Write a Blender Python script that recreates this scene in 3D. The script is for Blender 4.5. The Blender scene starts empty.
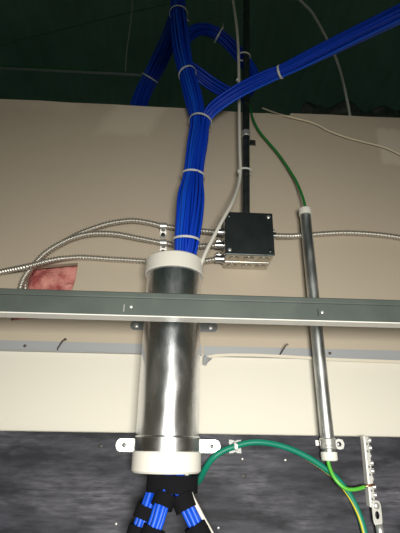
import bpy, bmesh, math, random
from mathutils import Vector, Matrix
random.seed(7)
S = bpy.context.scene
C = S.collection
PI = math.pi

# ------------------------------------------------------------------ camera
F = 420.0
CAM = Vector((0, -0.82, 2.23))
_u = Vector((14, 974, -F)).normalized()
_r = Vector((9970, -(9970*14 + F*F)/974, -F)).normalized()
_f = _u.cross(_r)
MW = Matrix((_r, _f, _u))
cd = bpy.data.cameras.new('camera'); co = bpy.data.objects.new('camera', cd); C.objects.link(co)
cd.sensor_fit = 'VERTICAL'; cd.sensor_height = 36; cd.lens = 36*F/533; cd.clip_start = 0.01
co.matrix_world = Matrix.Translation(CAM) @ MW.to_4x4()
S.camera = co

# ------------------------------------------------------------------ world, lights, exposure
W = bpy.data.worlds.new('world'); S.world = W; W.use_nodes = True
W.node_tree.nodes['Background'].inputs[0].default_value = (0.5, 0.75, 0.62, 1)
W.node_tree.nodes['Background'].inputs[1].default_value = 0.06
S.view_settings.view_transform = 'Standard'; S.view_settings.look = 'None'
S.view_settings.exposure = 0.0; S.view_settings.gamma = 1; S.view_settings.use_curve_mapping = False

def area(name, loc, target, sx, sy, power, col, spread):
    l = bpy.data.lights.new(name, 'AREA'); l.shape = 'RECTANGLE'; l.size = sx; l.size_y = sy
    l.energy = power; l.color = col; l.spread = math.radians(spread)
    o = bpy.data.objects.new(name, l); C.objects.link(o); o.location = loc
    o.rotation_euler = (Vector(target)-Vector(loc)).to_track_quat('-Z', 'Y').to_euler()
    return o
area('added_key_light', (0.10, -1.30, 2.15), (0.10, 0, 1.88), 0.34, 0.20, 10.2, (1.0, 0.975, 0.875), 110)  # added unseen light, placed and aimed for the brightness falloff up the wall
area('room_troffer', (0.0, -2.0, 2.385), (0.0, -2.0, 0), 1.2, 0.6, 13, (1.0, 0.975, 0.88), 180)

# ------------------------------------------------------------------ helpers
def P(px, py, Y):
    d = MW @ Vector((px-200, -(py-266.5), -F))
    return CAM + d*((Y-CAM.y)/d.y)

def mat(name, col, rough=0.6, metal=0.0, spec=0.5, noise=None, bump=None, rnoise=None, scale=(1, 1, 1)):
    """noise=(scale, colour2, lo, hi)  bump=(scale, strength, distance)  rnoise=(scale, r0, r1)"""
    m = bpy.data.materials.new(name); m.use_nodes = True
    nt = m.node_tree; N = nt.nodes; L = nt.links
    b = N['Principled BSDF']
    b.inputs['Base Color'].default_value = (*col, 1); b.inputs['Roughness'].default_value = rough
    b.inputs['Metallic'].default_value = metal; b.inputs['Specular IOR Level'].default_value = spec
    if noise or bump or rnoise:
        tc = N.new('ShaderNodeTexCoord'); mp = N.new('ShaderNodeMapping'); mp.inputs['Scale'].default_value = scale
        L.new(tc.outputs['Object'], mp.inputs[0])
    def nz(s, det=5):
        n = N.new('ShaderNodeTexNoise'); n.inputs['Scale'].default_value = s; n.inputs['Detail'].default_value = det
        L.new(mp.outputs[0], n.inputs['Vector']); return n
    if noise:
        n = nz(noise[0]); rp = N.new('ShaderNodeValToRGB')
        rp.color_ramp.elements[0].position = noise[2]; rp.color_ramp.elements[1].position = noise[3]
        rp.color_ramp.elements[0].color = (*col, 1); rp.color_ramp.elements[1].color = (*noise[1], 1)
        L.new(n.outputs[0], rp.inputs[0]); L.new(rp.outputs[0], b.inputs['Base Color'])
    if rnoise:
        n = nz(rnoise[0]); mr = N.new('ShaderNodeMapRange')
        mr.inputs[1].default_value = 0.35; mr.inputs[2].default_value = 0.65
        mr.inputs[3].default_value = rnoise[1]; mr.inputs[4].default_value = rnoise[2]
        L.new(n.outputs[0], mr.inputs[0]); L.new(mr.outputs[0], b.inputs['Roughness'])
    if bump:
        n = nz(bump[0]); bp = N.new('ShaderNodeBump'); bp.inputs['Strength'].default_value = bump[1]
        bp.inputs['Distance'].default_value = bump[2]
        L.new(n.outputs[0], bp.inputs['Height']); L.new(bp.outputs[0], b.inputs['Normal'])
    return m

M = {}
M['paint'] = mat('cream_paint', (0.74, 0.67, 0.56), 0.55, noise=(3, (0.70, 0.63, 0.53), .35, .7), bump=(260, .12, .001))
M['side'] = mat('side_wall_paint', (0.68, 0.64, 0.56), 0.7, bump=(200, .1, .001))
M['floor'] = mat('floor_tile', (0.5, 0.48, 0.44), 0.5, noise=(12, (0.44, 0.42, 0.39), .4, .6))
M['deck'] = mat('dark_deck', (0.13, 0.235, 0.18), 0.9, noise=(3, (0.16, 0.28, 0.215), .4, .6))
M['gyp'] = mat('gypsum_core', (0.62, 0.57, 0.50), 0.95, bump=(150, .6, .003))
M['stud'] = mat('galvanised_stud', (0.4, 0.4, 0.4), 0.4, 1)
M['pink'] = mat('pink_fibreglass', (0.74, 0.34, 0.30), 1.0, spec=.1, noise=(28, (0.36, 0.085, 0.085), .40, .62), bump=(170, .9, .006))
M['galv'] = mat('galvanised_steel', (0.60, 0.61, 0.62), 0.3, 1, noise=(30, (0.48, 0.49, 0.51), .4, .62), rnoise=(22, .20, .36))
M['sleeve'] = mat('sleeve_steel', (0.80, 0.81, 0.84), 0.3, 1, noise=(40, (0.62, 0.645, 0.69), .40, .62), rnoise=(45, .20, .33), bump=(40, .04, .002), scale=(1, 1, .3))
M['emt'] = mat('conduit_steel', (0.58, 0.60, 0.61), 0.4, 1, noise=(60, (0.42, 0.44, 0.45), .4, .65), rnoise=(50, .34, .52), scale=(1, 1, .4))
M['dark_emt'] = mat('conduit_steel_darkened', (0.20, 0.22, 0.22), 0.38, 1, noise=(60, (0.14, 0.155, 0.155), .4, .65))  # galvanised conduit; the dark plenum it mirrors is put into the colour
M['cover'] = mat('cover_steel_darkened', (0.09, 0.105, 0.11), 0.42, 1, noise=(35, (0.07, 0.085, 0.09), .4, .65))  # galvanised cover; its dark reflection is painted into the base colour
M['box'] = mat('box_steel', (0.62, 0.60, 0.55), 0.36, 1, noise=(40, (0.5, 0.48, 0.44), .4, .6))
M['mc'] = mat('armour_steel', (0.66, 0.63, 0.58), 0.42, .9)
M['zinc'] = mat('zinc_plated', (0.66, 0.66, 0.65), 0.38, .75)
M['strap'] = mat('dull_strap_steel', (0.26, 0.27, 0.28), 0.4, 1)
M['tee'] = mat('grey_tee_steel', (0.092, 0.112, 0.104), 0.5, 0.15, noise=(20, (0.078, 0.096, 0.09), .4, .6))
M['teewhite'] = mat('white_enamel', (0.84, 0.83, 0.79), 0.4)
M['angle'] = mat('grey_white_enamel', (0.34, 0.35, 0.375), 0.4)
M['pvc'] = mat('white_plastic', (0.80, 0.78, 0.73), 0.4)
M['blue'] = mat('blue_jacket', (0.003, 0.050, 0.56), 0.42, spec=.35)
M['blue2'] = mat('blue_jacket_brightened', (0.006, 0.085, 0.66), 0.42, spec=.35)  # random tone in the bundles; on the tails, strong light put into the colour
M['tie'] = mat('natural_nylon', (0.66, 0.68, 0.66), 0.4)
M['whitecab'] = mat('white_jacket', (0.66, 0.64, 0.59), 0.45)
M['cream'] = mat('cream_jacket', (0.66, 0.59, 0.44), 0.5)
M['greycab'] = mat('grey_jacket', (0.52, 0.53, 0.50), 0.5)
M['green'] = mat('green_jacket', (0.012, 0.17, 0.03), 0.35)
M['bgreen'] = mat('bright_green_jacket', (0.10, 0.46, 0.05), 0.35)
M['teal'] = mat('teal_green_jacket', (0.005, 0.19, 0.125), 0.4, spec=.3)
M['yellow'] = mat('yellow_stripe', (0.62, 0.55, 0.03), 0.35)
M['copper'] = mat('copper', (0.85, 0.42, 0.22), 0.3, 1)
M['velcro'] = mat('black_hook_and_loop', (0.006, 0.006, 0.008), 0.95, spec=.15, bump=(900, .6, .001))
M['black'] = mat('black_steel', (0.012, 0.012, 0.013), 0.5)
M['clear'] = mat('grey_nylon_mount', (0.20, 0.21, 0.215), 0.35)
M['nail'] = mat('dark_nail', (0.10, 0.085, 0.07), 0.5, .6)
M['caulk'] = mat('paper_edge', (0.72, 0.66, 0.56), 0.8)
M['film'] = mat('black_plastic_film', (0.040, 0.050, 0.045), 0.45, noise=(30, (0.10, 0.105, 0.095), .48, .7))

def link(o, parent=None):
    C.objects.link(o)
    if parent:
        o.parent = parent
    return o
def from_bm(name, bm, m, parent=None, smooth=False):
    me = bpy.data.meshes.new(name); bm.normal_update(); bm.to_mesh(me); bm.free()
    me.materials.append(M[m] if isinstance(m, str) else m)
    if smooth:
        for p in me.polygons: p.use_smooth = True
    return link(bpy.data.objects.new(name, me), parent)
def thing(name, label, cat, group=None, loc=None):
    o = bpy.data.objects.new(name, None); C.objects.link(o); o.empty_display_size = .02
    if loc is not None:
        o.location = loc
    tag(o, label, cat, group); return o
def tag(o, label, cat, group=None):
    o['label'] = label; o['category'] = cat
    if group: o['group'] = group
    return o
def struct(o, label=None):
    o['kind'] = 'structure'
    if label: o['label'] = label
    return o
def rebase(root, loc):
    """put the Empty at the thing's base without moving its parts"""
    loc = Vector(loc); root.location = loc
    for ch in root.children:
        ch.matrix_parent_inverse = Matrix.Translation(-loc)

def box_bm(lo, hi, bev=0, bm=None):
    bm = bm or bmesh.new()
    lo = Vector(lo); hi = Vector(hi)
    r = bmesh.ops.create_cube(bm, size=1)
    for v in r['verts']:
        v.co = Vector([lo[i] + (v.co[i]+.5)*(hi[i]-lo[i]) for i in range(3)])
    if bev:
        es = list({e for v in r['verts'] for e in v.link_edges})
        bmesh.ops.bevel(bm, geom=es, offset=bev, segments=2, affect='EDGES', profile=.5)
    return bm
def box(name, lo, hi, m, parent=None, bev=0):
    return from_bm(name, box_bm(lo, hi, bev), m, parent)

def spline(keys, n):
    """Catmull-Rom through key points; keys are tuples of any length"""
    k = [list(x) for x in keys]
    k = [[2*a-b for a, b in zip(k[0], k[1])]] + k + [[2*a-b for a, b in zip(k[-1], k[-2])]]
    out = []; segs = len(k)-3
    for j in range(n+1):
        t = j/n*segs; i = min(int(t), segs-1); t -= i
        out.append([.5*((2*b)+(c-a)*t+(2*a-5*b+4*c-d)*t*t+(3*b-a-3*c+d)*t**3) for a, b, c, d in zip(k[i], k[i+1], k[i+2], k[i+3])])
    return out
def resample(pts, step):
    pts = [Vector(p) for p in pts]; out = [pts[0]]; acc = 0
    for a, b in zip(pts, pts[1:]):
        L = (b-a).length
        if L < 1e-9: continue
        s = step-acc
        while s <= L:
            out.append(a.lerp(b, s/L)); s += step
        acc = (acc+L) % step
    if (out[-1]-pts[-1]).length > 1e-5:
        out.append(pts[-1])
    return out
def frames(pts, ref=None):
    n = len(pts); T = []
    for i in range(n):
        T.append((pts[min(i+1, n-1)]-pts[max(i-1, 0)]).normalized())
    a = Vector(ref) if ref else (Vector((0, 0, 1)) if abs(T[0].z) < .9 else Vector((1, 0, 0)))
    a = (a-T[0]*a.dot(T[0])).normalized(); A = [a]
    for i in range(1, n):
        q = T[i-1].rotation_difference(T[i]); a = q @ a
        a = (a-T[i]*a.dot(T[i])).normalized(); A.append(a)
    return [(t, x, t.cross(x)) for t, x in zip(T, A)]
def tube_bm(pts, rad, seg=8, cap=True, ref=None, bm=None, flat=1.0):
    """rad: number or f(i, angle)"""
    bm = bm or bmesh.new(); pts = [Vector(p) for p in pts]; fr = frames(pts, ref); rings = []
    for i, (p, (t, a, b)) in enumerate(zip(pts, fr)):
        ring = []
        for j in range(seg):
            an = 2*PI*j/seg; r = rad(i, an) if callable(rad) else rad
            ring.append(bm.verts.new(p + a*(r*math.cos(an)) + b*(r*flat*math.sin(an))))
        rings.append(ring)
    for r0, r1 in zip(rings, rings[1:]):
        for j in range(seg):
            bm.faces.new((r0[j], r0[(j+1) % seg], r1[(j+1) % seg], r1[j]))
    if cap:
        bm.faces.new(rings[0][::-1]); bm.faces.new(rings[-1])
    return bm
def tube(name, pts, r, m, parent=None, seg=8, flat=1.0, ref=None):
    return from_bm(name, tube_bm(pts, r, seg, flat=flat, ref=ref), m, parent, smooth=True)
def lathe_bm(prof, org, axis=(0, 0, 1), seg=48, closed=False, bm=None):
    """prof: list of (radius, height); closed loops a ring-shaped section"""
    bm = bm or bmesh.new(); org = Vector(org); ax = Vector(axis).normalized()
    a = (Vector((1, 0, 0)) if abs(ax.x) < .9 else Vector((0, 1, 0))); a = (a-ax*a.dot(ax)).normalized(); b = ax.cross(a)
    rings = []
    for r, h in prof:
        rings.append([bm.verts.new(org+ax*h+(a*math.cos(2*PI*j/seg)+b*math.sin(2*PI*j/seg))*max(r, 1e-5)) for j in range(seg)])
    pairs = list(zip(rings, rings[1:]))
    if closed: pairs.append((rings[-1], rings[0]))
    for r0, r1 in pairs:
        for j in range(seg):
            bm.faces.new((r0[j], r0[(j+1) % seg], r1[(j+1) % seg], r1[j]))
    return bm
def lathe(name, prof, org, m, parent=None, axis=(0, 0, 1), seg=48, closed=False, sharp=35):
    o = from_bm(name, lathe_bm(prof, org, axis, seg, closed), m, parent, smooth=True)
    o.data.set_sharp_from_angle(angle=math.radians(sharp)); return o
def pipe(name, r, wall, z0, z1, x, y, m, parent=None, seg=48):
    return lathe(name, [(r, z0), (r, z1), (r-wall, z1), (r-wall, z0)], (x, y, 0), m, parent, seg=seg, closed=True)
def screw(name, org, axis, r, h, m, parent=None, slot=True):
    """round pan head with a cross recess"""
    ax = Vector(axis).normalized(); org = Vector(org)
    bm = lathe_bm([(r*.55, -.004), (r*.55, 0), (r, 0), (r, h*.5), (r*.75, h*.9), (r*.35, h)], org, ax, 16)
    a = (Vector((1, 0, 0)) if abs(ax.x) < .9 else Vector((0, 1, 0))); a = (a-ax*a.dot(ax)).normalized(); b = ax.cross(a)
    # recessed cross: four small notched facets around a sunk centre
    c = bm.verts.new(org+ax*(h*.45)); ring = [bm.verts.new(org+ax*(h*(1.0 if j % 2 else .8))+(a*math.cos(PI*j/4)+b*math.sin(PI*j/4))*(r*.35)) for j in range(8)]
    for j in range(8): bm.faces.new((c, ring[j], ring[(j+1) % 8]))
    o = from_bm(name, bm, m, parent, smooth=True); o.data.set_sharp_from_angle(angle=math.radians(40)); return o

# ================================================================== SETTING
ZTOP = 3.02; ZANG = 2.393; ZPLY = 2.252
def drywall_bm():
    """front sheet 13 mm thick, ragged along its top, with the broken-out hole"""
    top = [(-1.3, 3.018), ] + [tuple(P(x, y, 0).xz) for x, y in
           ((-30, 97.5), (0, 99), (40, 100.5), (70, 102.6), (110, 104.2), (150, 106.6), (185, 108.2), (222, 110.8), (252, 113), (268, 113.2), (284, 115.6), (289.5, 115.2), (291, 113.3), (330, 114.6), (365, 116.6), (400, 117.8), (430, 119))] + [(1.3, 3.02)]
    outer = [(-1.3, 0), (1.3, 0)] + top[::-1]
    hole = [tuple(P(x, y, 0).xz) for x, y in ((26, 268.6), (40, 266), (52, 264.8), (66, 263.6), (78, 262.8), (77, 270), (75.5, 280), (72.5, 289), (70, 298), (66, 308), (60, 315), (50, 317.5), (36, 318.6), (24, 319.5), (11, 320.6), (9.5, 314), (11.5, 305), (15.5, 293), (19.5, 281))]
    bm = bmesh.new()
    def loop(ps):
        vs = [bm.verts.new((x, 0, z)) for x, z in ps]
        return [bm.edges.new((vs[i], vs[(i+1) % len(vs)])) for i in range(len(vs))]
    es = loop(outer)+loop(hole)
    bmesh.ops.triangle_fill(bm, use_beauty=True, use_dissolve=False, edges=es)
    fs = list(bm.faces)
    for f in fs:
        if f.normal.y > 0: f.normal_flip()
    r = bmesh.ops.extrude_face_region(bm, geom=fs)
    for v in [g for g in r['geom'] if isinstance(g, bmesh.types.BMVert)]: v.co.y += .013
    bmesh.ops.recalc_face_normals(bm, faces=bm.faces)
    return bm, hole

def wall_material():
    m = bpy.data.materials.new('drywall_face'); m.use_nodes = True
    nt = m.node_tree; N = nt.nodes; L = nt.links; b = N['Principled BSDF']; b.inputs['Roughness'].default_value = .75
    tc = N.new('ShaderNodeTexCoord'); sp = N.new('ShaderNodeSeparateXYZ'); L.new(tc.outputs['Object'], sp.inputs[0])
    def math_(op, a, b_=None):
        n = N.new('ShaderNodeMath'); n.operation = op
        for i, v in enumerate((a, b_)):
            if v is None: continue
            if isinstance(v, (int, float)): n.inputs[i].default_value = v
            else: L.new(v, n.inputs[i])
        return n.outputs[0]
    def noise(s, det=4):
        n = N.new('ShaderNodeTexNoise'); n.inputs['Scale'].default_value = s; n.inputs['Detail'].default_value = det
        L.new(tc.outputs['Object'], n.inputs['Vector']); return n.outputs[0]
    def mix(fac, a, b_):
        n = N.new('ShaderNodeMix'); n.data_type = 'RGBA'
        L.new(fac, n.inputs[0])
        for i, v in ((6, a), (7, b_)):
            if isinstance(v, tuple): n.inputs[i].default_value = (*v, 1)
            else: L.new(v, n.inputs[i])
        return n.outputs[2]
    n1 = noise(3.0); paper = mix(n1, (0.44, 0.375, 0.30), (0.50, 0.43, 0.345))
    # joint compound patches (their own place on the board)
    def patch(cx, cz, hx, hz, col, base, soft=.012, skew=0):
        x = math_('SUBTRACT', sp.outputs[0], cx); z = math_('SUBTRACT', sp.outputs[2], cz)
        x = math_('SUBTRACT', x, math_('MULTIPLY', z, skew))
        w = math_('MULTIPLY', math_('SUBTRACT', noise(25), .5), .03)
        dx = math_('SUBTRACT', hx, math_('ABSOLUTE', math_('ADD', x, w))); dz = math_('SUBTRACT', hz, math_('ABSOLUTE', math_('ADD', z, w)))
        d = math_('MINIMUM', dx, dz); mr = N.new('ShaderNodeMapRange'); L.new(d, mr.inputs[0])
        mr.inputs[1].default_value = -soft; mr.inputs[2].default_value = soft
        return mix(mr.outputs[0], base, col)
    p1 = P(138, 117, 0); p2 = P(395, 147, 0); p3 = P(70, 102, 0)
    c = patch(p1.x, p1.z+.03, .062, .085, (0.56, 0.49, 0.40), paper, skew=.4)
    c = patch(p2.x+.02, p2.z, .06, .055, (0.57, 0.505, 0.42), c, soft=.005)
    c = patch(p3.x-.12, p3.z+.02, .14, .045, (0.52, 0.45, 0.365), c)
    # finished paint below the wall angle
    g = math_('LESS_THAN', sp.outputs[2], ZANG+.004)
    n2 = noise(2.2); paint = mix(n2, (0.66, 0.628, 0.56), (0.70, 0.668, 0.60))
    c = mix(g, c, paint)
    # the drywall below the tee is already primed: soft-edged overspray of primer above the angle
    L.new(c, b.inputs['Base Color'])
    bp = N.new('ShaderNodeBump'); bp.inputs['Strength'].default_value = .12; bp.inputs['Distance'].default_value = .001
    L.new(noise(240), bp.inputs['Height']); L.new(bp.outputs[0], b.inputs['Normal'])
    return m
bm, HOLE = drywall_bm()
wall = struct(from_bm('wall_back', bm, wall_material()), 'tan drywall above, cream paint below, hole at left')
# core behind the sheet: back board, top plate, two studs beside the hole
box('top_plate', (-1.3, .0135, 2.955), (1.3, .105, 2.995), 'stud', wall)
box('back_board', (-1.3, .106, 0), (1.3, .119, 3.0), 'gyp', wall)
struct(box('wall_left', (-1.42, -2.7, 0), (-1.3, .12, 3.02), 'side'))
struct(box('wall_right', (1.3, -2.7, 0), (1.42, .12, 3.02), 'side'))
struct(box('wall_front', (-1.42, -2.82, 0), (1.42, -2.7, 2.75), 'side'))
struct(box('floor', (-1.42, -2.82, -.1), (1.42, .12, 0), 'floor'))

def deck_bm():
    """dark fluted steel deck high above the room and the space behind the wall"""
    bm = bmesh.new(); xs = []; x = -3.2; k = 0
    prof = [(0, 0), (.06, 0), (.085, -.012), (.125, -.012), (.15, 0)]
    while x < 3.2:
        for dx, dz in prof[:-1]: xs.append((x+dx, 4.6+dz))
        x += .15
    a = [bm.verts.new((px, -3.2, pz)) for px, pz in xs]; b = [bm.verts.new((px, 2.8, pz)) for px, pz in xs]
    for i in range(len(xs)-1): bm.faces.new((a[i], a[i+1], b[i+1], b[i]))
    r = bmesh.ops.extrude_face_region(bm, geom=list(bm.faces))
    for v in [g for g in r['geom'] if isinstance(g, bmesh.types.BMVert)]: v.co.z += .06
    bmesh.ops.recalc_face_normals(bm, faces=bm.faces); return bm
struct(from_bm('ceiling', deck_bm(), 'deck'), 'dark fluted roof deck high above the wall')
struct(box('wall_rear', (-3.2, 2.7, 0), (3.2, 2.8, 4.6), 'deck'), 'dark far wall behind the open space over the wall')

# wall angle: vertical leg on the wall, ledge to the front; two lengths meeting behind the sleeve
tr = bpy.data.objects.new('trim_1', None); C.objects.link(tr); struct(tr, 'grey enamelled wall angle along the drywall')
xj = P(205, 350, 0).x
def angle_piece(x0, x1, dz, tilt):
    def L_bm():
        bm = bmesh.new(); t = .0011; w = .013; h = .021
        sec = [(-.0004, 0), (-w, 0), (-w, t), (-t-.0004, t), (-t-.0004, h), (-.0004, h)]
        va = [bm.verts.new((x0, y, ZANG+dz+z)) for y, z in sec]; vb = [bm.verts.new((x1, y, ZANG+dz+tilt+z)) for y, z in sec]
        n = len(sec)
        for i in range(n): bm.faces.new((va[i], va[(i+1) % n], vb[(i+1) % n], vb[i]))
        bm.faces.new(va); bm.faces.new(vb[::-1]); bmesh.ops.recalc_face_normals(bm, faces=bm.faces); return bm
    return from_bm('angle_length', L_bm(), 'angle', tr)
angle_piece(-1.3, xj-.006, 0.001, 0); angle_piece(xj-.002, 1.3, -.0005, .001)
# torn paint/paper lip hanging below the right length, and its bent end tab
pts = []
lipbm = bmesh.new(); prev = None
for px, py in ((206, 357), (216, 355.3), (230, 354.6), (255, 354.9), (285, 356.2), (330, 359), (370, 360.5), (404, 361.6), (470, 365)):
    a = P(px, py-1.2, -.0142); b_ = P(px, py+1.6, -.0155)
    cur = [lipbm.verts.new(a), lipbm.verts.new(b_), lipbm.verts.new(b_+Vector((0, .0011, 0))), lipbm.verts.new(a+Vector((0, .0011, 0)))]
    if prev:
        for i in range(4): lipbm.faces.new((prev[i], prev[(i+1) % 4], cur[(i+1) % 4], cur[i]))
    else: lipbm.faces.new(cur)
    prev = cur
lipbm.faces.new(prev[::-1]); bmesh.ops.recalc_face_normals(lipbm, faces=lipbm.faces)
from_bm('paper_lip', lipbm, 'caulk', tr)
tb = bmesh.new()
q = [P(203.5, 356, -.0145), P(212.5, 356.5, -.0145), P(211.5, 359.5, -.019), P(208, 362, -.021), P(206.5, 365.5, -.022), P(203.5, 364.5, -.020)]
f0 = [tb.verts.new(v) for v in q]; f1 = [tb.verts.new(v+Vector((0, .0012, 0))) for v in q]
tb.faces.new(f0); tb.faces.new(f1[::-1])
for i in range(6): tb.faces.new((f0[i], f1[i], f1[(i+1) % 6], f0[(i+1) % 6]))
bmesh.ops.recalc_face_normals(tb, faces=tb.faces); from_bm('bent_tab', tb, 'angle', tr)

# ================================================================== pink insulation in the hole
def insulation():
    cx = sum(p[0] for p in HOLE)/len(HOLE); cz = sum(p[1] for p in HOLE)/len(HOLE)
    bm = bmesh.new(); n = 34; rows = []
    from mathutils import noise as nz
    for j in range(n+1):
        row = []
        for i in range(n+1):
            x = cx-.11+.22*i/n; z = cz-.10+.20*j/n
            v = Vector((x*22, 3.1, z*22)); w = Vector((x*70, 7.7, z*70))
            y = .036 + .024*nz.noise(v) + .010*nz.noise(w)
            e = min(i, n-i, j, n-j)/n
            y += .03*max(0, .1-e)/.1
            row.append(bm.verts.new((x, max(y, .016), z)))
        rows.append(row)
    for j in range(n):
        for i in range(n): bm.faces.new((rows[j][i], rows[j][i+1], rows[j+1][i+1], rows[j+1][i]))
    r = bmesh.ops.extrude_face_region(bm, geom=list(bm.faces))
    for v in [g for g in r['geom'] if isinstance(g, bmesh.types.BMVert)]: v.co.y = .10
    bmesh.ops.recalc_face_normals(bm, faces=bm.faces)
    o = from_bm('insulation_batt', bm, 'pink', smooth=True)
    return tag(o, 'pink fluffy fibreglass insulation showing through the broken hole in the drywall', 'insulation')
insulation()

# ================================================================== plywood backboard
def ply_material():
    m = bpy.data.materials.new('black_painted_plywood'); m.use_nodes = True
    nt = m.node_tree; N = nt.nodes; L = nt.links; b = N['Principled BSDF']
    tc = N.new('ShaderNodeTexCoord')
    def nz(scale, vec, det=6):
        mp = N.new('ShaderNodeMapping'); mp.inputs['Scale'].default_value = vec; L.new(tc.outputs['Object'], mp.inputs[0])
        n = N.new('ShaderNodeTexNoise'); n.inputs['Scale'].default_value = scale; n.inputs['Detail'].default_value = det
        n.inputs['Roughness'].default_value = .65; L.new(mp.outputs[0], n.inputs['Vector']); return n.outputs[0]
    g1 = nz(9, (1, 1, 5)); g2 = nz(6, (1, 1, 2.2), 4); g3 = nz(22, (1, 1, 8))
    def ramp(x, p0, p1, c0, c1):
        r = N.new('ShaderNodeValToRGB'); r.color_ramp.elements[0].position = p0; r.color_ramp.elements[1].position = p1
        r.color_ramp.elements[0].color = (*c0, 1); r.color_ramp.elements[1].color = (*c1, 1); L.new(x, r.inputs[0]); return r.outputs[0]
    base = ramp(g1, .40, .66, (0.022, 0.022, 0.028), (0.060, 0.060, 0.076))
    scuff = ramp(g2, .46, .68, (0, 0, 0), (1, 1, 1))
    fine = ramp(g3, .35, .7, (0.030, 0.030, 0.037), (0.17, 0.168, 0.20))
    mx = N.new('ShaderNodeMix'); mx.data_type = 'RGBA'; L.new(scuff, mx.inputs[0]); L.new(base, mx.inputs[6]); L.new(fine, mx.inputs[7])
    L.new(mx.outputs[2], b.inputs['Base Color']); b.inputs['Roughness'].default_value = .62
    b.inputs['Specular IOR Level'].default_value = .15
    bp = N.new('ShaderNodeBump'); bp.inputs['Strength'].default_value = .25; bp.inputs['Distance'].default_value = .0015
    L.new(g1, bp.inputs['Height']); L.new(bp.outputs[0], b.inputs['Normal'])
    return m
ply = thing('plywood_backboard', 'black painted plywood backboard with horizontal grain fixed to the lower wall', 'backboard')
box('board', (-1.2, -.019, .15), (1.2, -.0003, ZPLY), ply_material(), ply, bev=.0012)
for px, py, lbl in ((100.5, 446, 0), (116, 524, 1), (242.5, 459, 1), (285.5, 460, 1), (218.5, 528, 1), (244, 476, 0)):
    p = P(px, py, -.019)
    screw('screw', (p.x, -.0188, p.z), (0, -1, 0), (.0019 if lbl else .0034), .0008, 'zinc' if lbl else 'black', ply)
rebase(ply, (0, -.0095, .15))

# ================================================================== ceiling tee across the view
def tee():
    t = thing('ceiling_grid_tee', 'grey ceiling grid tee with white flange crossing in front of the sleeve', 'ceiling tee')
    z0 = 2.4003; yc = -.23
    def ext(name, sec, m):
        bm = bmesh.new(); X0, X1 = -1.2995, 1.2995
        va = [bm.verts.new((X0, yc+y, z0+z)) for y, z in sec]; vb = [bm.verts.new((X1, yc+y, z0+z)) for y, z in sec]; n = len(sec)
        for i in range(n): bm.faces.new((va[i], va[(i+1) % n], vb[(i+1) % n], vb[i]))
        bm.faces.new(va); bm.faces.new(vb[::-1]); bmesh.ops.recalc_face_normals(bm, faces=bm.faces)
        return from_bm(name, bm, m, t)
    w = ext('web', [(-.0009, .0008), (.0009, .0008), (.0009, .0295), (-.0009, .0295)], 'tee')
    ext('bulb', [(-.0032, .0296), (.0032, .0296), (.0040, .0312), (.0040, .0372), (.003, .0385), (-.003, .0385), (-.0040, .0372), (-.0040, .0312)], 'tee')
    ext('flange', [(-.012, -.0008), (.012, -.0008), (.012, .0007), (-.012, .0007)], 'teewhite')
    for px, py, sl in ((131, 306.5, 0), (124, 308, 1), (322.5, 312, 0), (318, 312.5, 1)):
        p = P(px, py, yc-.0009)
        if sl: box('slot', (p.x-.0006, yc-.0013, p.z-.0055), (p.x+.0006, yc-.0008, p.z+.0055), 'zinc' if px < 200 else 'black', w)
        else: lathe('rivet', [(.0024, 0), (.0024, .0006), (.0015, .001), (.0001, .001)], (p.x, yc-.0008, p.z), 'zinc', w, axis=(0, -1, 0), seg=14)
    t.rotation_euler = (0, 0, 0)
    rebase(t, (0, yc, z0))
    return t
tee()

# ================================================================== big conduit sleeve
SX, SY, SR = -.0150, -.0765, .0514
def sleeve():
    s = thing('conduit_sleeve', 'large shiny galvanised conduit sleeve with white plastic bushings at both ends', 'conduit sleeve')
    zt = P(175.5, 259, SY-SR).z; zb = P(166, 475, SY-SR).z
    pipe('pipe_wall', SR, .0022, zb+.004, zt+.012, SX, SY, 'sleeve', s, seg=96)
    Rb = SR+.0038
    zt0 = P(175.5, 265.3, SY-Rb).z; zt1 = P(175.5, 249.4, SY-Rb).z
    zb0 = P(166, 474.6, SY-Rb).z; zb1 = P(166, 451.5, SY-Rb).z
    def bush(z0, z1):
        lathe('bushing', [(SR+.0004, z0+.001), (Rb-.0012, z0), (Rb, z0+.0015), (Rb, z1-.003), (Rb-.003, z1), (SR-.003, z1), (SR-.003, z1-.004), (SR+.0004, z1-.005)], (SX, SY, 0), 'pvc', s, seg=96, closed=True)
    bush(zt0, zt1)
    # bottom bushing is the same piece turned over
    lathe('bushing', [(SR+.0004, zb1-.001), (Rb-.0012, zb1), (Rb, zb1-.0015), (Rb, zb0+.003), (Rb-.003, zb0), (SR-.008, zb0), (SR-.008, zb0+.004), (SR+.0004, zb0+.005)][::-1], (SX, SY, 0), 'pvc', s, seg=96, closed=True)
    # rolled ridge above the bottom bushing
    zr = P(166, 437.5, SY-SR).z
    lathe('ridge', [(SR+.0001, zr-.003), (SR+.0016, zr-.0015), (SR+.0018, zr), (SR+.0016, zr+.0015), (SR+.0001, zr+.003)], (SX, SY, 0), 'sleeve', s, seg=96, closed=True)
    rebase(s, (SX, SY, zb0)); return zb0, zt1
ZSB, ZST = sleeve()

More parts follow.
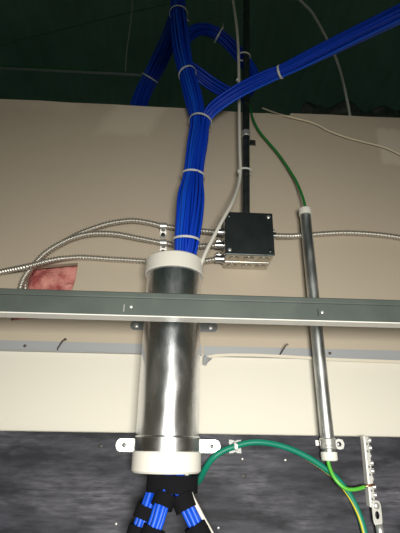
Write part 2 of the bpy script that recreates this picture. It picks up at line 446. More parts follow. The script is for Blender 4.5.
def big_strap(zc, half, yw, label, m, x_l, x_r, sm, sr, bandm):
    """two-hole strap: band over the front of the sleeve, flat ears on the wall"""
    t = thing('pipe_strap', label, 'pipe strap', 'two-hole straps on the large sleeve')
    R0 = SR+.0003; R1 = SR+.0017; n = 40; th = .0016; y0 = yw-.0002; y1 = yw-th-.0002
    def sweep(name, path, mm):
        bm = bmesh.new(); rings = []
        for (xa, ya), (xb, yb), h in path:
            rings.append([bm.verts.new((xa, ya, zc-h)), bm.verts.new((xa, ya, zc+h)), bm.verts.new((xb, yb, zc+h)), bm.verts.new((xb, yb, zc-h))])
        for r0, r1 in zip(rings, rings[1:]):
            for j in range(4): bm.faces.new((r0[j], r0[(j+1) % 4], r1[(j+1) % 4], r1[j]))
        bm.faces.new(rings[0]); bm.faces.new(rings[-1][::-1]); bmesh.ops.recalc_face_normals(bm, faces=bm.faces)
        o = from_bm(name, bm, mm, t, smooth=True); o.data.set_sharp_from_angle(angle=math.radians(35))
    path = [((SX-R0, y0-.0018), (SX-R1, y0-.0018), half)]
    for k in range(n+1):
        a = PI - PI*k/n
        path.append(((SX+R0*math.cos(a), SY-R0*math.sin(a)), (SX+R1*math.cos(a), SY-R1*math.sin(a)), half))
    path.append(((SX+R0, y0-.0018), (SX+R1, y0-.0018), half))
    sweep('band', path, bandm)
    for xe, xi in ((x_l, SX-R0), (x_r, SX+R0)):
        L = abs(xi-xe); q = []
        for k in range(7):                              # rounded end
            an = k/6*PI/2; q.append((half*.95*(1-math.sin(an)), max(.12, math.sin(PI/2*k/6+.12) if k < 6 else 1)))
        sg = 1 if xi > xe else -1
        pth = [((xe+sg*d*.8, y0), (xe+sg*d*.8, y1), half*min(1, h)) for d, h in [(half*(1-math.cos(k/6*PI/2)), max(.2, math.sin(k/6*PI/2))) for k in range(7)]]
        pth.append(((xi, y0), (xi, y1), half))
        sweep('ear', pth, m)
    for x in ((x_l*.62+(SX-R1)*.38), (x_r*.62+(SX+R1)*.38)):
        screw('screw', (x, yw-th, zc), (0, -1, 0), sr, .0024, sm, t)
    rebase(t, (SX, yw, zc))
zu = P(138, 325.5, 0).z
big_strap(zu, .0095, 0, 'dull steel two-hole strap holding the sleeve just under the ceiling tee', 'strap', P(130.5, 325, 0).x, P(217.5, 327, 0).x, 'zinc', .0052, 'strap')
zl = P(122, 445, -.019).z
big_strap(zl, .0105, -.019, 'bright zinc two-hole strap holding the sleeve on the black plywood', 'zinc', P(116, 446, -.019).x, P(220, 446, -.019).x, 'strap', .0036, 'galv')

# ================================================================== junction box with extension ring
BX0, BX1 = P(225, 213, -.074).x, P(274.5, 255, -.074).x
BZ0, BZ1 = 2.580, 2.675
BXC = (BX0+BX1)/2; BZC = (BZ0+BZ1)/2
def junction_box():
    j = thing('junction_box', 'square steel junction box with dark blank cover and knockouts on its underside', 'junction box')
    body = box('body', (BX0+.001, -.037, BZ0), (BX1-.001, -.0005, BZ1), 'box', j, bev=.003)
    ring = box('extension_ring', (BX0+.001, -.0735, BZ0), (BX1-.001, -.0385, BZ1), 'box', j, bev=.003)
    box('gasket_line', (BX0+.003, -.0388, BZ0+.002), (BX1-.003, -.0366, BZ1-.002), 'strap', j)
    cov = from_bm('cover', box_bm((BX0-.0005, -.0765, BZ0-.0005), (BX1+.0005, -.0738, BZ1+.0005), .0012), 'cover', j)
    for sx, sz in ((1, 1), (-1, -1), (1, -1), (-1, 1)):
        screw('cover_screw', (BXC+sx*.0405, -.0765, BZC+sz*.0385), (0, -1, 0), .0038, .0022, 'zinc' if sx*sz > 0 else 'cover', cov)
    # knockouts on the underside and sides
    def ko(p, ax, par, r=.0095):
        lathe('knockout', [(r, -.0004), (r, .0009), (r-.0012, .0012), (.0001, .0012)], p, 'box', par, axis=ax, seg=20)
        lathe('knockout_groove', [(r+.0003, -.0003), (r+.0003, .0004), (r+.0011, .0004), (r+.0011, -.0003)], p, 'strap', par, axis=ax, seg=20, closed=True)
    for k in range(3):
        for y, par in ((-.019, body), (-.056, ring)):
            ko((BXC+(k-1)*.030, y, BZ0), (0, 0, -1), par)
    for y, par in ((-.019, body),):
        ko((BX1-.001, y, BZC-.026), (1, 0, 0), par)
    # armoured cable connectors: three left, one right
    def connector(x, y, z, d):
        bm = lathe_bm([(.0075, 0), (.0105, 0), (.0105, .003), (.0082, .0035), (.0082, .017), (.0062, .017), (.0062, 0)], (x, y, z), (d, 0, 0), 24, closed=True)
        o = from_bm('connector', bm, 'galv', j, smooth=True); o.data.set_sharp_from_angle(angle=math.radians(35))
        box('clamp_ear', (min(x+d*.005, x+d*.015), y-.005, z+.0070), (max(x+d*.005, x+d*.015), y+.005, z+.0135), 'galv', o, bev=.001)
        screw('clamp_screw', (x+d*.010, y-.005, z+.0105), (0, -1, 0), .0032, .003, 'zinc', o)
    for z in CONN: connector(BX0+.001, MCY, z, -1)
    connector(BX1-.001, MCY, CONN_R, 1)
    rebase(j, (BXC, -.0005, BZ0))
MCY = -.026
CONN = [P(221, y, MCY).z for y in (232.5, 245.5, 259)]
CONN_R = P(279, 236, MCY).z
junction_box()

# ================================================================== armoured cables
def armoured(keys, label, r=.0056, pitch=.0062):
    pts = spline([tuple(k) for k in keys], 14*len(keys))
    pts = resample(pts, pitch/7)
    step = 2*PI/7
    def rad(i, a):
        ph = i*step - a
        return r*(1+.19*math.cos(ph)+.03*math.cos(2*ph))
    o = from_bm('armoured_cable', tube_bm(pts, rad, 10), 'mc', smooth=True)
    return tag(o, label, 'cable', 'armoured cables at the junction box')
def pk(lst): return [P(*a) for a in lst]
xl = BX0-.012
armoured([(xl, MCY, CONN[0])] + pk([(190, 229.5, -.020), (163.5, 226, -.013), (148, 222.5, -.014), (132, 220.5, -.016), (114, 222.5, -.016), (96, 227.3, -.015), (78, 234.2, -.012), (63, 242.5, -.008), (50, 250.6, -.0072), (42, 257, -.0072), (35.5, 263.8, -.0072), (30, 271, -.0055), (26, 279, .001), (25, 288, .014), (27, 297, .03)]),
         'steel armoured cable arching highest at left, top one of three behind the blue bundle')
armoured([(xl, MCY, CONN[1])] + pk([(190, 246, -.020), (163.5, 243, -.013), (150, 240.6, -.014), (138, 238.2, -.017), (114, 233.8, -.020), (90, 233.8, -.021), (72, 238.3, -.0215), (60, 243.8, -.022), (49.5, 250, -.0222), (42, 256, -.0222), (35.5, 263, -.0222), (29.5, 270, -.0222), (24, 278, -.021), (20.5, 287, -.016), (19.5, 297, -.004), (22, 307, .018)]),
         'steel armoured cable curving down to the pink hole, middle one of three beside the box')
armoured([(xl, MCY, CONN[2])] + pk([(190, 263, -.014), (165, 262.5, -.0075), (147, 261.3, -.0075), (128, 260, -.0075), (110, 259, -.008), (82.5, 257.3, -.009), (66, 258.3, -.012), (55, 259.8, -.022), (42, 262.6, -.034), (30, 265.6, -.0365), (20, 268, -.030), (0, 272, -.014), (-30, 279, -.009), (-70, 289, -.009)]),
         'steel armoured cable running level to the left edge, lowest one of three beside the box')
armoured([(BX1+.012, MCY, CONN_R)] + pk([(292, 236.2, -.018), (305, 235.4, -.0085), (322, 234, -.008), (342, 233, -.008), (360, 233.4, -.008), (380, 235, -.008), (400, 237.8, -.008), (430, 244, -.008), (470, 255, -.008)]),
         'steel armoured cable leaving the right side of the junction box behind the thin conduit')

# strap pair holding the two upper cables
def mc_strap(px, py, label):
    c = P(px, py, -.013); r = .0068
    t = thing('cable_strap', label, 'cable strap', 'one-hole straps on the armoured cables')
    bm = bmesh.new(); w = .0068; rings = []; path = [(0, c.z-.017), ]
    pts = [(-.0002, c.z-.0225), (-.0002, c.z-.0075)] + [(c.y-r*math.sin(a), c.z-r*math.cos(a)) for a in [PI*k/12 for k in range(13)]] + [(-.0008, c.z+r)]
    pin = [Vector((y, z)) for y, z in pts]; 
    for i, p in enumerate(pin):
        tg = (pin[min(i+1, len(pin)-1)]-pin[max(i-1, 0)]).normalized(); nrm = Vector((-tg.y, tg.x))
        o = p + nrm*.0013
        rings.append([bm.verts.new((c.x-w, p.x, p.y)), bm.verts.new((c.x+w, p.x, p.y)), bm.verts.new((c.x+w, o.x, o.y)), bm.verts.new((c.x-w, o.x, o.y))])
    for r0, r1 in zip(rings, rings[1:]):
        for j in range(4): bm.faces.new((r0[j], r0[(j+1) % 4], r1[(j+1) % 4], r1[j]))
    bm.faces.new(rings[0]); bm.faces.new(rings[-1][::-1]); bmesh.ops.recalc_face_normals(bm, faces=bm.faces)
    o = from_bm('band', bm, 'zinc', t, smooth=True); o.data.set_sharp_from_angle(angle=math.radians(30))
    screw('screw', (c.x, -.0015, c.z-.0150), (0, -1, 0), .0046, .003, 'black', t)
    rebase(t, (c.x, 0, c.z))
mc_strap(163.3, 226.2, 'small zinc strap on the highest armoured cable just left of the blue bundle')
mc_strap(163.3, 242.9, 'small zinc strap on the middle armoured cable just above the sleeve bushing')

# ================================================================== dark conduit rising from the box
UX, UY, UR = .1405, -.026, .0088
def upper_conduit():
    t = thing('riser_conduit', 'dark narrow steel conduit rising from the top of the junction box', 'conduit')
    top = 3.62
    # slightly leaning tube
    pts = [Vector((P(245.5, 211, UY).x, UY, BZ1+.001)), Vector((P(246, 130, UY).x, UY, P(246, 130, UY).z)), Vector((P(246.5, 30, UY).x, UY, P(246, 30, UY).z)), Vector((P(246.5, -30, UY).x, UY, P(246, -30, UY).z)), Vector((P(246.5, -30, UY).x+.012, UY, 4.58))]
    x0 = pts[0].x; x1 = pts[1].x
    tube('pipe_wall', resample(pts, .02), UR, 'dark_emt', t, seg=28)
    d = (pts[1]-pts[0]).normalized()
    lathe('coupling', [(UR+.0001, -.012), (UR+.0016, -.012), (UR+.0019, -.010), (UR+.0016, -.007), (UR+.0016, .009), (UR+.0019, .011), (UR+.0001, .012)], pts[0]+d*.014, 'dark_emt', t, axis=d, seg=28, closed=True)
    rebase(t, pts[0])
    # one-hole strap
    zc = P(246, 134.5, UY).z; xc = x1-.0004
    s = thing('conduit_strap', 'one-hole strap with a black screw on the dark riser conduit', 'conduit strap')
    o = from_bm('band', lathe_bm([(UR+.0003, -.008), (UR+.0012, -.0085), (UR+.0022, -.006), (UR+.0012, -.003), (UR+.0012, .003), (UR+.0022, .006), (UR+.0012, .0085), (UR+.0003, .008)], (xc, UY, zc), (0, 0, 1), 28, closed=True), 'zinc', s, smooth=True)
    box('ear', (xc+UR-.001, -.0022, zc-.012), (xc+UR+.0185, -.0004, zc+.005), 'strap', s, bev=.0006)
    box('bridge', (xc+UR-.0004, UY+.002, zc-.008), (xc+UR+.0016, -.0022, zc+.005), 'strap', s)
    screw('screw', (xc+UR+.0105, -.0022, zc-.0045), (0, -1, 0), .0058, .0055, 'black', s)
    rebase(s, (xc, 0, zc))
upper_conduit()

# ================================================================== slim grounding conduit on the right
GX, GY, GR = .2648, -.034, .0118
def ground_conduit():
    t = thing('slim_conduit', 'slim vertical steel conduit at right with white plastic end bushings', 'conduit')
    zt = P(305.5, 211, GY-GR).z; zb = P(328.5, 455, GY-GR).z
    pipe('pipe_wall', GR, .0015, zb, zt, GX, GY, 'emt', t, seg=36)
    def bush(z0, z1):
        R = GR+.0016
        lathe('bushing', [(GR+.0002, z0), (R, z0), (R+.0002, z0+.001), (R, z1-.002), (R-.002, z1), (GR-.004, z1), (GR-.004, z1-.002), (GR+.0002, z1-.003)], (GX, GY, 0), 'pvc', t, seg=36, closed=True)
    bush(P(305.5, 212.5, GY-GR).z, P(305.5, 206, GY-GR).z)
    R = GR+.0022; z0 = P(329, 461, GY-GR).z; z1 = P(329, 452, GY-GR).z
    lathe('bushing', [(GR+.0002, z1), (R, z1), (R, z0+.002), (R-.002, z0), (GR-.004, z0), (GR-.004, z0+.002), (GR+.0002, z0+.003)], (GX, GY, 0), 'pvc', t, seg=36, closed=True)
    rebase(t, (GX, GY, z0))
    # mineral type strap
    zc = P(328, 443.5, GY-GR).z
    s = thing('conduit_strap', 'bright one-hole strap on the slim conduit at the plywood top edge', 'conduit strap')
    R = GR
    o = from_bm('band', lathe_bm([(R+.0003, -.009), (R+.0014, -.009), (R+.0026, -.0065), (R+.0014, -.004), (R+.0014, .004), (R+.0026, .0065), (R+.0014, .009), (R+.0003, .009)], (GX, GY, zc), (0, 0, 1), 32, closed=True), 'zinc', s, smooth=True)
    box('ear', (GX-R-.006, -.0212, zc-.004), (GX-R+.001, -.0193, zc+.006), 'zinc', s, bev=.0008)
    box('foot', (GX+R-.002, -.0214, zc-.0085), (GX+R+.0205, -.0193, zc+.0075), 'zinc', s, bev=.0008)
    box('bridge', (GX+R+.0004, GY+.002, zc-.007), (GX+R+.0024, -.0212, zc+.007), 'zinc', s)
    p = (GX+R+.0125, -.0214, zc-.0005)
    lathe('slot_rim', [(.0048, 0), (.0088, 0), (.0088, .0022), (.0048, .0022)], p, 'zinc', s, axis=(0, -1, 0), seg=24, closed=True)
    screw('screw', p, (0, -1, 0), .0042, .002, 'strap', s)
    rebase(s, (GX, -.019, zc))
ground_conduit()

# ================================================================== cables and wires
def wire(name, keys, r, m, label, cat='cable', seg=10, step=.006, group=None):
    pts = resample(spline([tuple(k) for k in keys], 16*len(keys)), step)
    o = from_bm(name, tube_bm(pts, r, seg), m, smooth=True)
    return tag(o, label, cat, group)
def tie_ring(name, c, axis, rx, ry, ref, m, parent, half=.0022, th=.0010, tail=None):
    """cable tie: a flat closed band round an oval section plus its square head"""
    bm = bmesh.new(); axis = Vector(axis).normalized(); a = Vector(ref); a = (a-axis*a.dot(axis)).normalized(); b = axis.cross(a); n = 36; rings = []
    for k in range(n):
        an = 2*PI*k/n; d = a*math.cos(an)*rx + b*math.sin(an)*ry; e = a*math.cos(an)*(rx+th)+b*math.sin(an)*(ry+th)
        rings.append([bm.verts.new(Vector(c)+d-axis*half), bm.verts.new(Vector(c)+d+axis*half), bm.verts.new(Vector(c)+e+axis*half), bm.verts.new(Vector(c)+e-axis*half)])
    for k in range(n):
        r0, r1 = rings[k], rings[(k+1) % n]
        for j in range(4): bm.faces.new((r0[j], r0[(j+1) % 4], r1[(j+1) % 4], r1[j]))
    bmesh.ops.recalc_face_normals(bm, faces=bm.faces)
    o = from_bm(name, bm, m, parent, smooth=True); o.data.set_sharp_from_angle(angle=math.radians(40))
    if tail is not None:
        d = a*math.cos(tail)*(rx+th)+b*math.sin(tail)*(ry+th); p = Vector(c)+d; out = d.normalized()
        bm = tube_bm([p-out*.001, p+out*.0045], .0033, 4); from_bm('tie_head', bm, m, o)
        tube('tie_tail', [p+out*.003, p+out*.009+axis*.002, p+out*.014+axis*.006], .0012, m, o, seg=5)
    return o

# white cable beside the riser, down into the sleeve
wc = thing('white_cable', 'white cable tied along the dark riser and dropping into the sleeve', 'cable')
WCY = -.040
wk = [Vector((.10, .02, 4.58)), Vector((.10, -.03, 4.1))] + pk([(231, -25, WCY), (233, 0, WCY), (236.5, 25, WCY), (238.3, 50, WCY), (239, 85, WCY), (239.3, 120, WCY), (239.8, 150, WCY), (240.3, 170, WCY-.004), (238.5, 185, -.055), (232, 203, -.085), (222, 221, -.098), (212, 240, -.100), (205, 254, -.098), (200.5, 266, -.092)])
from_bm('jacket', tube_bm(resample(spline([tuple(k) for k in wk], 220), .006), .0037, 12), 'whitecab', wc, smooth=True)
for px, py, tail in ((243.5, 56.5, None), (244.3, 171.5, None)):
    c = P(px+.4, py, -.032)
    o = tie_ring('cable_tie', c, (0.02, 0, 1), .0165, .0125, (1, 0, 0), 'tie', wc, half=.0022)
    h = P(px-5.2, py, -.047)
    box('tie_head', h-Vector((.003, .003, .003)), h+Vector((.003, .003, .003)), 'tie', o, bev=.0006)
p = P(238, 80, -.046); tube('cable_tie', [p+Vector((-.004, 0, -.003)), p+Vector((0, -.002, .004)), p+Vector((.002, -.002, .008))], .0022, 'tie', wc, seg=6)
rebase(wc, wk[-1])

wire('cream_cable', pk([(262, 108, .05), (274, 112.5, .022), (285, 115.8, -.006), (297, 118.6, -.007), (310, 122, -.007), (319, 125.6, -.007), (328, 130.5, -.007), (340, 135.2, -.007), (352, 139, -.007), (368, 143, -.007), (382, 146.6, -.007), (392, 150.5, -.007), (400, 154.6, -.007), (425, 168, -.007), (470, 186, -.007)]), .0023, 'cream',
     'thin cream cable coming over the wall top and sagging to the right edge')
wire('grey_cable', [Vector((.16, -.10, 4.58)), Vector((.18, -.06, 4.1))] + pk([(285, -20, .02), (300, 0, .05), (309, 9, .07), (315.5, 18, .09), (327.5, 40, .13), (335, 56, .15), (340.5, 72, .16), (346, 95, .165), (350, 116, .165), (352, 130, .165)]), .0042, 'greycab',
     'pale grey cable arching down behind the blue branch to the wall top')
wire('green_wire', pk([(235, 78, .10), (246, 97, .05), (250, 108, .012), (253, 119, -.010), (259, 131, -.012), (268, 142, -.012), (279, 155, -.013), (290, 171, -.017), (297, 183, -.022), (303, 198, -.030), (305.8, 210, -.034), (307, 222, -.034)]), .0030, 'green',
     'dark green ground wire dropping over the wall into the slim conduit', 'wire')

# bright green wire from the slim conduit to the ground bar
BARX = P(367, 486, -.034).x
bg = thing('green_wire', 'bright green ground wire bending from the slim conduit to the ground bar', 'wire')
gk = [Vector((GX, GY, P(327, 446, GY).z)), P(328, 460, GY), P(329.5, 467, -.036)] + pk([(333, 475.5, -.040), (338.5, 483, -.043), (345.5, 488.5, -.044), (352.5, 489.6, -.043), (359, 488.6, -.041), (364.5, 486.8, -.038)])
from_bm('jacket', tube_bm(resample(spline([tuple(k) for k in gk], 150), .004), .0031, 12), 'bgreen', bg, smooth=True)
e0 = gk[-1]; tube('bare_end', [e0-Vector((.002, 0, 0)), P(369, 485.8, -.0375), P(374.5, 484.8, -.0375)], .0018, 'copper', bg, seg=10)
rebase(bg, e0)

# teal grounding conductor with a yellow stripe
tk = pk([(184, 462, -.085), (188, 475, -.082), (193, 483, -.073), (199, 480.5, -.054), (204.5, 470, -.036), (212, 459, -.027), (223, 451, -.026), (234, 446.8, -.0262), (246, 443.2, -.026), (259, 442.2, -.026), (275, 444.3, -.025), (292, 449.6, -.0245), (310, 458.5, -.0245), (325, 468.5, -.0245), (336.5, 478.2, -.0245), (347, 491, -.0245), (355, 505, -.0255), (361, 520, -.027), (365, 535, -.029), (367.5, 550, -.031), (368, 585, -.033)])
tk += [tk[-1]+Vector((-.002, 0, -.12)), tk[-1]+Vector((-.004, 0, -.4)), tk[-1]+Vector((0, 0, -.8))]
gp = resample(spline([tuple(k) for k in tk], 260), .004)
gc = thing('grounding_cable', 'thick teal green grounding cable with a yellow stripe arching across the plywood', 'cable')
from_bm('jacket', tube_bm(gp, .0052, 14), 'teal', gc, smooth=True)
fr = frames(gp, (0, -1, 0))
sb = bmesh.new(); rings = []
for i, (p, (t, a, b)) in enumerate(zip(gp, fr)):
    u_ = i/(len(gp)-200); tw = 3.0 - 2.25*min(1, max(0, (u_-.42)/.38)); ring = []
    for k in range(5):
        an = tw + (k-2)*.16
        d = (Vector((0, -1, 0))-t*t.dot(Vector((0, -1, 0)))).normalized(); e = t.cross(d)
        ring.append(sb.verts.new(p+(d*math.cos(an)+e*math.sin(an))*(.00535)))
    for k in (4, 0):
        an = tw + (k-2)*.16; ring.append(sb.verts.new(p+(d*math.cos(an)+e*math.sin(an))*(.0049)))
    rings.append(ring)
for r0, r1 in zip(rings, rings[1:]):
    for k in range(7): sb.faces.new((r0[k], r0[(k+1) % 7], r1[(k+1) % 7], r1[k]))
bmesh.ops.recalc_face_normals(sb, faces=sb.faces)
from_bm('stripe', sb, 'yellow', gc, smooth=True)
rebase(gc, gp[-1])

# nylon tie mount on the plywood
mc = P(235, 446.5, -.019)
tm = thing('tie_mount', 'square nylon cable tie mount holding the teal grounding cable', 'cable mount')
bm = bmesh.new()
for sx in (-1, 1):      # four-way base with cut-in sides
    pass
pl = []
for k in range(16):
    an = 2*PI*k/16+PI/4; r = .0155 if k % 4 == 0 else (.0115 if k % 2 else .0088)
    pl.append((mc.x+r*math.cos(an), mc.z+r*math.sin(an)))
f0 = [bm.verts.new((x, -.0193, z)) for x, z in pl]; f1 = [bm.verts.new((x, -.0206, z)) for x, z in pl]
bm.faces.new(f0); bm.faces.new(f1[::-1])
for i in range(16): bm.faces.new((f0[i], f0[(i+1) % 16], f1[(i+1) % 16], f1[i]))
bmesh.ops.recalc_face_normals(bm, faces=bm.faces); from_bm('base', bm, 'clear', tm)
tie_ring('cable_tie', (mc.x, -.0262, mc.z), (1, 0, .28), .0060, .0060, (0, 1, 0), 'tie', tm, half=.0023)
box('tie_head', (mc.x-.003, -.0355, mc.z-.004), (mc.x+.003, -.0322, mc.z+.004), 'tie', tm, bev=.0008)
rebase(tm, (mc.x, -.019, mc.z))

# ================================================================== ground bar at the right
def ground_bar():
    t = thing('ground_bar', 'bright metal ground bar with screw terminals standing on the black plywood', 'ground bar')
    top = P(365.3, 436.5, -.030); bot = P(372.3, 507, -.030)
    d = (bot-top); d.y = 0; d.normalize(); L = (bot-top).length
    side = Vector((-d.z, 0, d.x)); side = side if side.x > 0 else -side       # to the right
    out = Vector((0, -1, 0))
    base = Vector((top.x, -.0193, top.z))
    def B(name, s0, s1, l0, l1, o0, o1, m, par, bev=.0004):
        bm = box_bm((s0, l0, o0), (s1, l1, o1), bev)
        for v in bm.verts: v.co = base + side*v.co.x + d*v.co.y + out*v.co.z
        bmesh.ops.recalc_face_normals(bm, faces=bm.faces); return from_bm(name, bm, m, par)
    B('bar', -.003, .0045, 0, L, .006, .0135, 'zinc', t)
    B('mounting_plate', -.0052, -.0032, 0, L, 0, .0145, 'teewhite', t)
    for l in (.012, L-.012): B('standoff', -.004, .0045, l-.005, l+.005, 0, .0059, 'zinc', t)
    n = 9
    for k in range(n):
        l = L*(k+.5)/n
        if k in (2, 5):                                                        # empty wire holes
            lathe('wire_hole', [(.0034, 0), (.0034, .0005), (.0001, .0006)], base+side*.0045+d*l+out*.0100, 'black', t, axis=side, seg=14)
            lathe('hole_rim', [(.0034, 0), (.0050, 0), (.0050, .0012), (.0034, .0012)], base+side*.0045+d*l+out*.0100, 'zinc', t, axis=side, seg=14, closed=True)
            continue
        o = screw('terminal_screw', base+side*.0045+d*l+out*.0100, side*.75+out*.5, .0046, .0060, 'zinc', t)
        lathe('terminal_hole', [(.0021, 0), (.0021, .0004), (.0001, .0005)], base+d*(l+.006)+out*.0135, 'strap', t, axis=out, seg=12)
    rebase(t, base+d*L)
    # lug with the big eye under the bar
    g = thing('cable_lug', 'flat tinned lug with an oval eye bolted under the ground bar', 'cable lug')
    bm = bmesh.new(); c0 = L-.006; outer = []; inner = []
    for k in range(24):
        an = 2*PI*k/24; ca, sa = math.cos(an), math.sin(an)
        ox = .0078*(abs(ca)**.55)*(1 if ca > 0 else -1); oy = .0185*(abs(sa)**.5)*(1 if sa > 0 else -1)
        outer.append((ox, oy)); inner.append((.0036*ca, .0060*sa+.003))
    off = .0045; lay = []
    for h in (.0148, .0168):
        lay.append(([bm.verts.new(base+side*(off+x)+d*(c0+.014+y)+out*h) for x, y in outer], [bm.verts.new(base+side*(off+x)+d*(c0+.014+y)+out*h) for x, y in inner]))
    n = 24
    for k in range(n):
        k1 = (k+1) % n
        bm.faces.new((lay[0][0][k], lay[0][0][k1], lay[0][1][k1], lay[0][1][k])); bm.faces.new((lay[1][0][k], lay[1][0][k1], lay[1][1][k1], lay[1][1][k]))
        bm.faces.new((lay[0][0][k], lay[0][0][k1], lay[1][0][k1], lay[1][0][k])); bm.faces.new((lay[0][1][k], lay[0][1][k1], lay[1][1][k1], lay[1][1][k]))
    bmesh.ops.recalc_face_normals(bm, faces=bm.faces); from_bm('tongue', bm, 'zinc', g)
    screw('lug_bolt', base+side*off+d*(c0+.0035)+out*.0168, out, .0050, .003, 'zinc', g)
    q0 = base+side*(off+.001)+d*(c0+.030)+out*.0158
    tube('barrel', [q0, q0+d*.010+side*.001, q0+d*.030+side*.002], .0060, 'zinc', g, seg=16)
    tube('conductor', resample([q0+d*.026+side*.002, q0+d*.06+side*.003, q0+Vector((.014, .0, -.14)), q0+Vector((.014, 0, -.8))], .01), .0045, 'greycab', g, seg=12)
    rebase(g, q0)
ground_bar()

# ================================================================== blue cable bundles
def slots(n, R):
    """n cable centres filling a disc of radius R, as even as a sunflower head"""
    out = []
    for i in range(n):
        r = R*math.sqrt((i+.5)/n); a = i*2.39996
        out.append(Vector((r*math.cos(a)+random.uniform(-1, 1)*R*.04, r*math.sin(a)+random.uniform(-1, 1)*R*.04)))
    return out
def match(src, dst):
    """assign each src slot a dst slot, nearest first"""
    left = list(range(len(dst))); res = [None]*len(src)
    for i in sorted(range(len(src)), key=lambda k: -src[k].length):
        j = min(left, key=lambda q: (dst[q]-src[i]).length); left.remove(j); res[i] = dst[j]
    return res
def grid(path, ref):
    """keys: (point, scale) -> densely sampled centre, scale, frames"""
    pts = spline([(*p, s) for p, s in path], 10*len(path))
    c = [Vector(p[:3]) for p in pts]; return c, [p[3] for p in pts], frames(c, ref)
def cable_from(c, sc, fr, slotf, r, parent, m, seg=6, every=2):
    idx = list(range(0, len(c), every))
    if idx[-1] != len(c)-1: idx.append(len(c)-1)
    pts = []
    for i in idx:
        s = slotf(i/(len(c)-1)); t, a, b = fr[i]
        pts.append(c[i]+(a*s.x+b*s.y)*sc[i])
    return from_bm('cable', tube_bm(pts, r, seg), m, parent, smooth=True)
def wobble(s, amp):
    ph = random.uniform(0, 6.28); ph2 = random.uniform(0, 6.28); f = random.uniform(1.2, 2.6)
    return lambda u: s + Vector((math.sin(ph+f*6.28*u), math.cos(ph2+f*5.6*u)))*amp
CR = .0031
# --- trunk: out of the sleeve, up the wall; a third of its cables turn off into the branch
low = [(P(178, 310, -.0765), .78), (P(181.5, 275, -.0765), .78), (P(184.5, 257, -.0765), .80), (P(186, 243, -.0765), .94), (P(188.3, 222, -.072), 1.12), (P(190.3, 200, -.064), 1.20), (P(192.8, 180, -.054), .92), (P(194.6, 165, -.050), .88), (P(197, 148, -.047), .93), (P(199.5, 130, -.046), .98)]
mainp = low + [(P(197, 112, -.045), .94), (P(192.5, 92, -.043), .98), (P(187.5, 74, -.040), .92), (P(183, 54, -.036), 1.06), (P(180, 32, -.034), 1.12), (P(178, 8, -.034), 1.0), (P(178, -22, -.034), 1.0), (P(179, -50, -.034), 1.0), (Vector((-.04, 0, 4.1)), 1.0), (Vector((-.04, .02, 4.57)), 1.0)]
brp = low + [(P(206.5, 116, -.056), .95), (P(220, 103, -.078), .95), (P(242, 89, -.105), .92), (P(266, 77.5, -.138), .86), (P(282, 71, -.158), .78), (P(300, 62.5, -.185), .92), (P(325, 50, -.222), 1.02), (P(360, 32.5, -.275), 1.04), (P(400, 13, -.335), 1.02), (P(450, -12, -.40), 1.0), (Vector((.62, -.50, 2.98)), 1.0), (Vector((.92, -.60, 2.99)), 1.0), (Vector((1.29, -.70, 2.985)), 1.0)]
NL = 50; RL = .0248
LS = slots(NL, RL)
order = sorted(range(NL), key=lambda i: -(LS[i].x*1.0 + .35*LS[i].y))       # right-hand side first
NB = 17
bi = order[:NB]; mi = order[NB:]
trunk = thing('cable_bundle', 'thick upright bundle of blue network cables rising from the sleeve', 'cable bundle', 'blue network cable bundles')
branch = thing('cable_bundle', 'bundle of blue network cables slanting off to the upper right corner', 'cable bundle', 'blue network cable bundles')
def run(path, ids, nsplit, R_up, root):
    c, sc, fr = grid(path, (1, 0, 0))
    cen = sum((LS[i] for i in ids), Vector((0, 0)))/len(ids)
    up = slots(len(ids), R_up); src = [LS[i]-cen for i in ids]; dst = match(src, up)
    u0 = (nsplit-1.6)/(len(path)-1); u1 = (nsplit+.6)/(len(path)-1)
    for k, i in enumerate(ids):
        w = wobble(Vector((0, 0)), .0016)
        def sf(u, a=LS[i], b=dst[k], w=w):
            t = min(1, max(0, (u-u0)/(u1-u0))); t = t*t*(3-2*t)
            return a.lerp(b, t) + w(u)
        cable_from(c, sc, fr, sf, CR, root, 'blue' if random.random() < .72 else 'blue2')
    return c, sc, fr
mc_ = run(mainp, mi, len(low), .0205, trunk)
bc_ = run(brp, bi, len(low), .0150, branch)
def tie_at(px, py, Y, rx, ry, axis, parent, tail=None, ref=(1, 0, 0)):
    return tie_ring('cable_tie', P(px, py, Y), axis, rx, ry, ref, 'tie', parent, tail=tail)
tie_at(186.2, 241, -.0765, .0268, .0268, (.02, -.12, 1), trunk)
tie_at(193.3, 176, -.052, .0254, .0254, (.1, -.1, 1), trunk)
tie_at(200.6, 122.5, -.047, .0272, .0272, (.22, .05, 1), trunk)
tie_at(187.3, 74, -.040, .0226, .0222, (-.42, .1, 1), trunk, tail=.9)
tie_at(178.6, 14, -.034, .0248, .0240, (.05, .0, 1), trunk, tail=.6)
tie_at(280.5, 71.8, -.1565, .0142, .0142, (P(300, 62.5, -.185)-P(266, 77.5, -.138)), branch, ref=(0, 0, 1))
rebase(trunk, low[0][0]); rebase(branch, low[0][0]+Vector((.012, 0, 0)))

def simple_bundle(label, path, n, R, ties, ref=(1, 0, 0), r=CR, group='blue network cable bundles', amp=.0014, mats=('blue', 'blue2'), name='cable_bundle', seg=6):
    root = thing(name, label, 'cable bundle', group)
    c, sc, fr = grid(path, ref)
    for s in slots(n, R):
        w = wobble(s, amp); cable_from(c, sc, fr, w, r, root, mats[0] if random.random() < .72 else mats[1], seg=seg)
    for u, tail in ties:
        i = int(u*(len(c)-1)); t, a, b = fr[i]
        tie_ring('cable_tie', c[i], t, (R+r*1.05)*sc[i]+.0012, (R+r*1.05)*sc[i]+.0012, a, 'tie', root, tail=tail)
    rebase(root, path[0][0]); return root
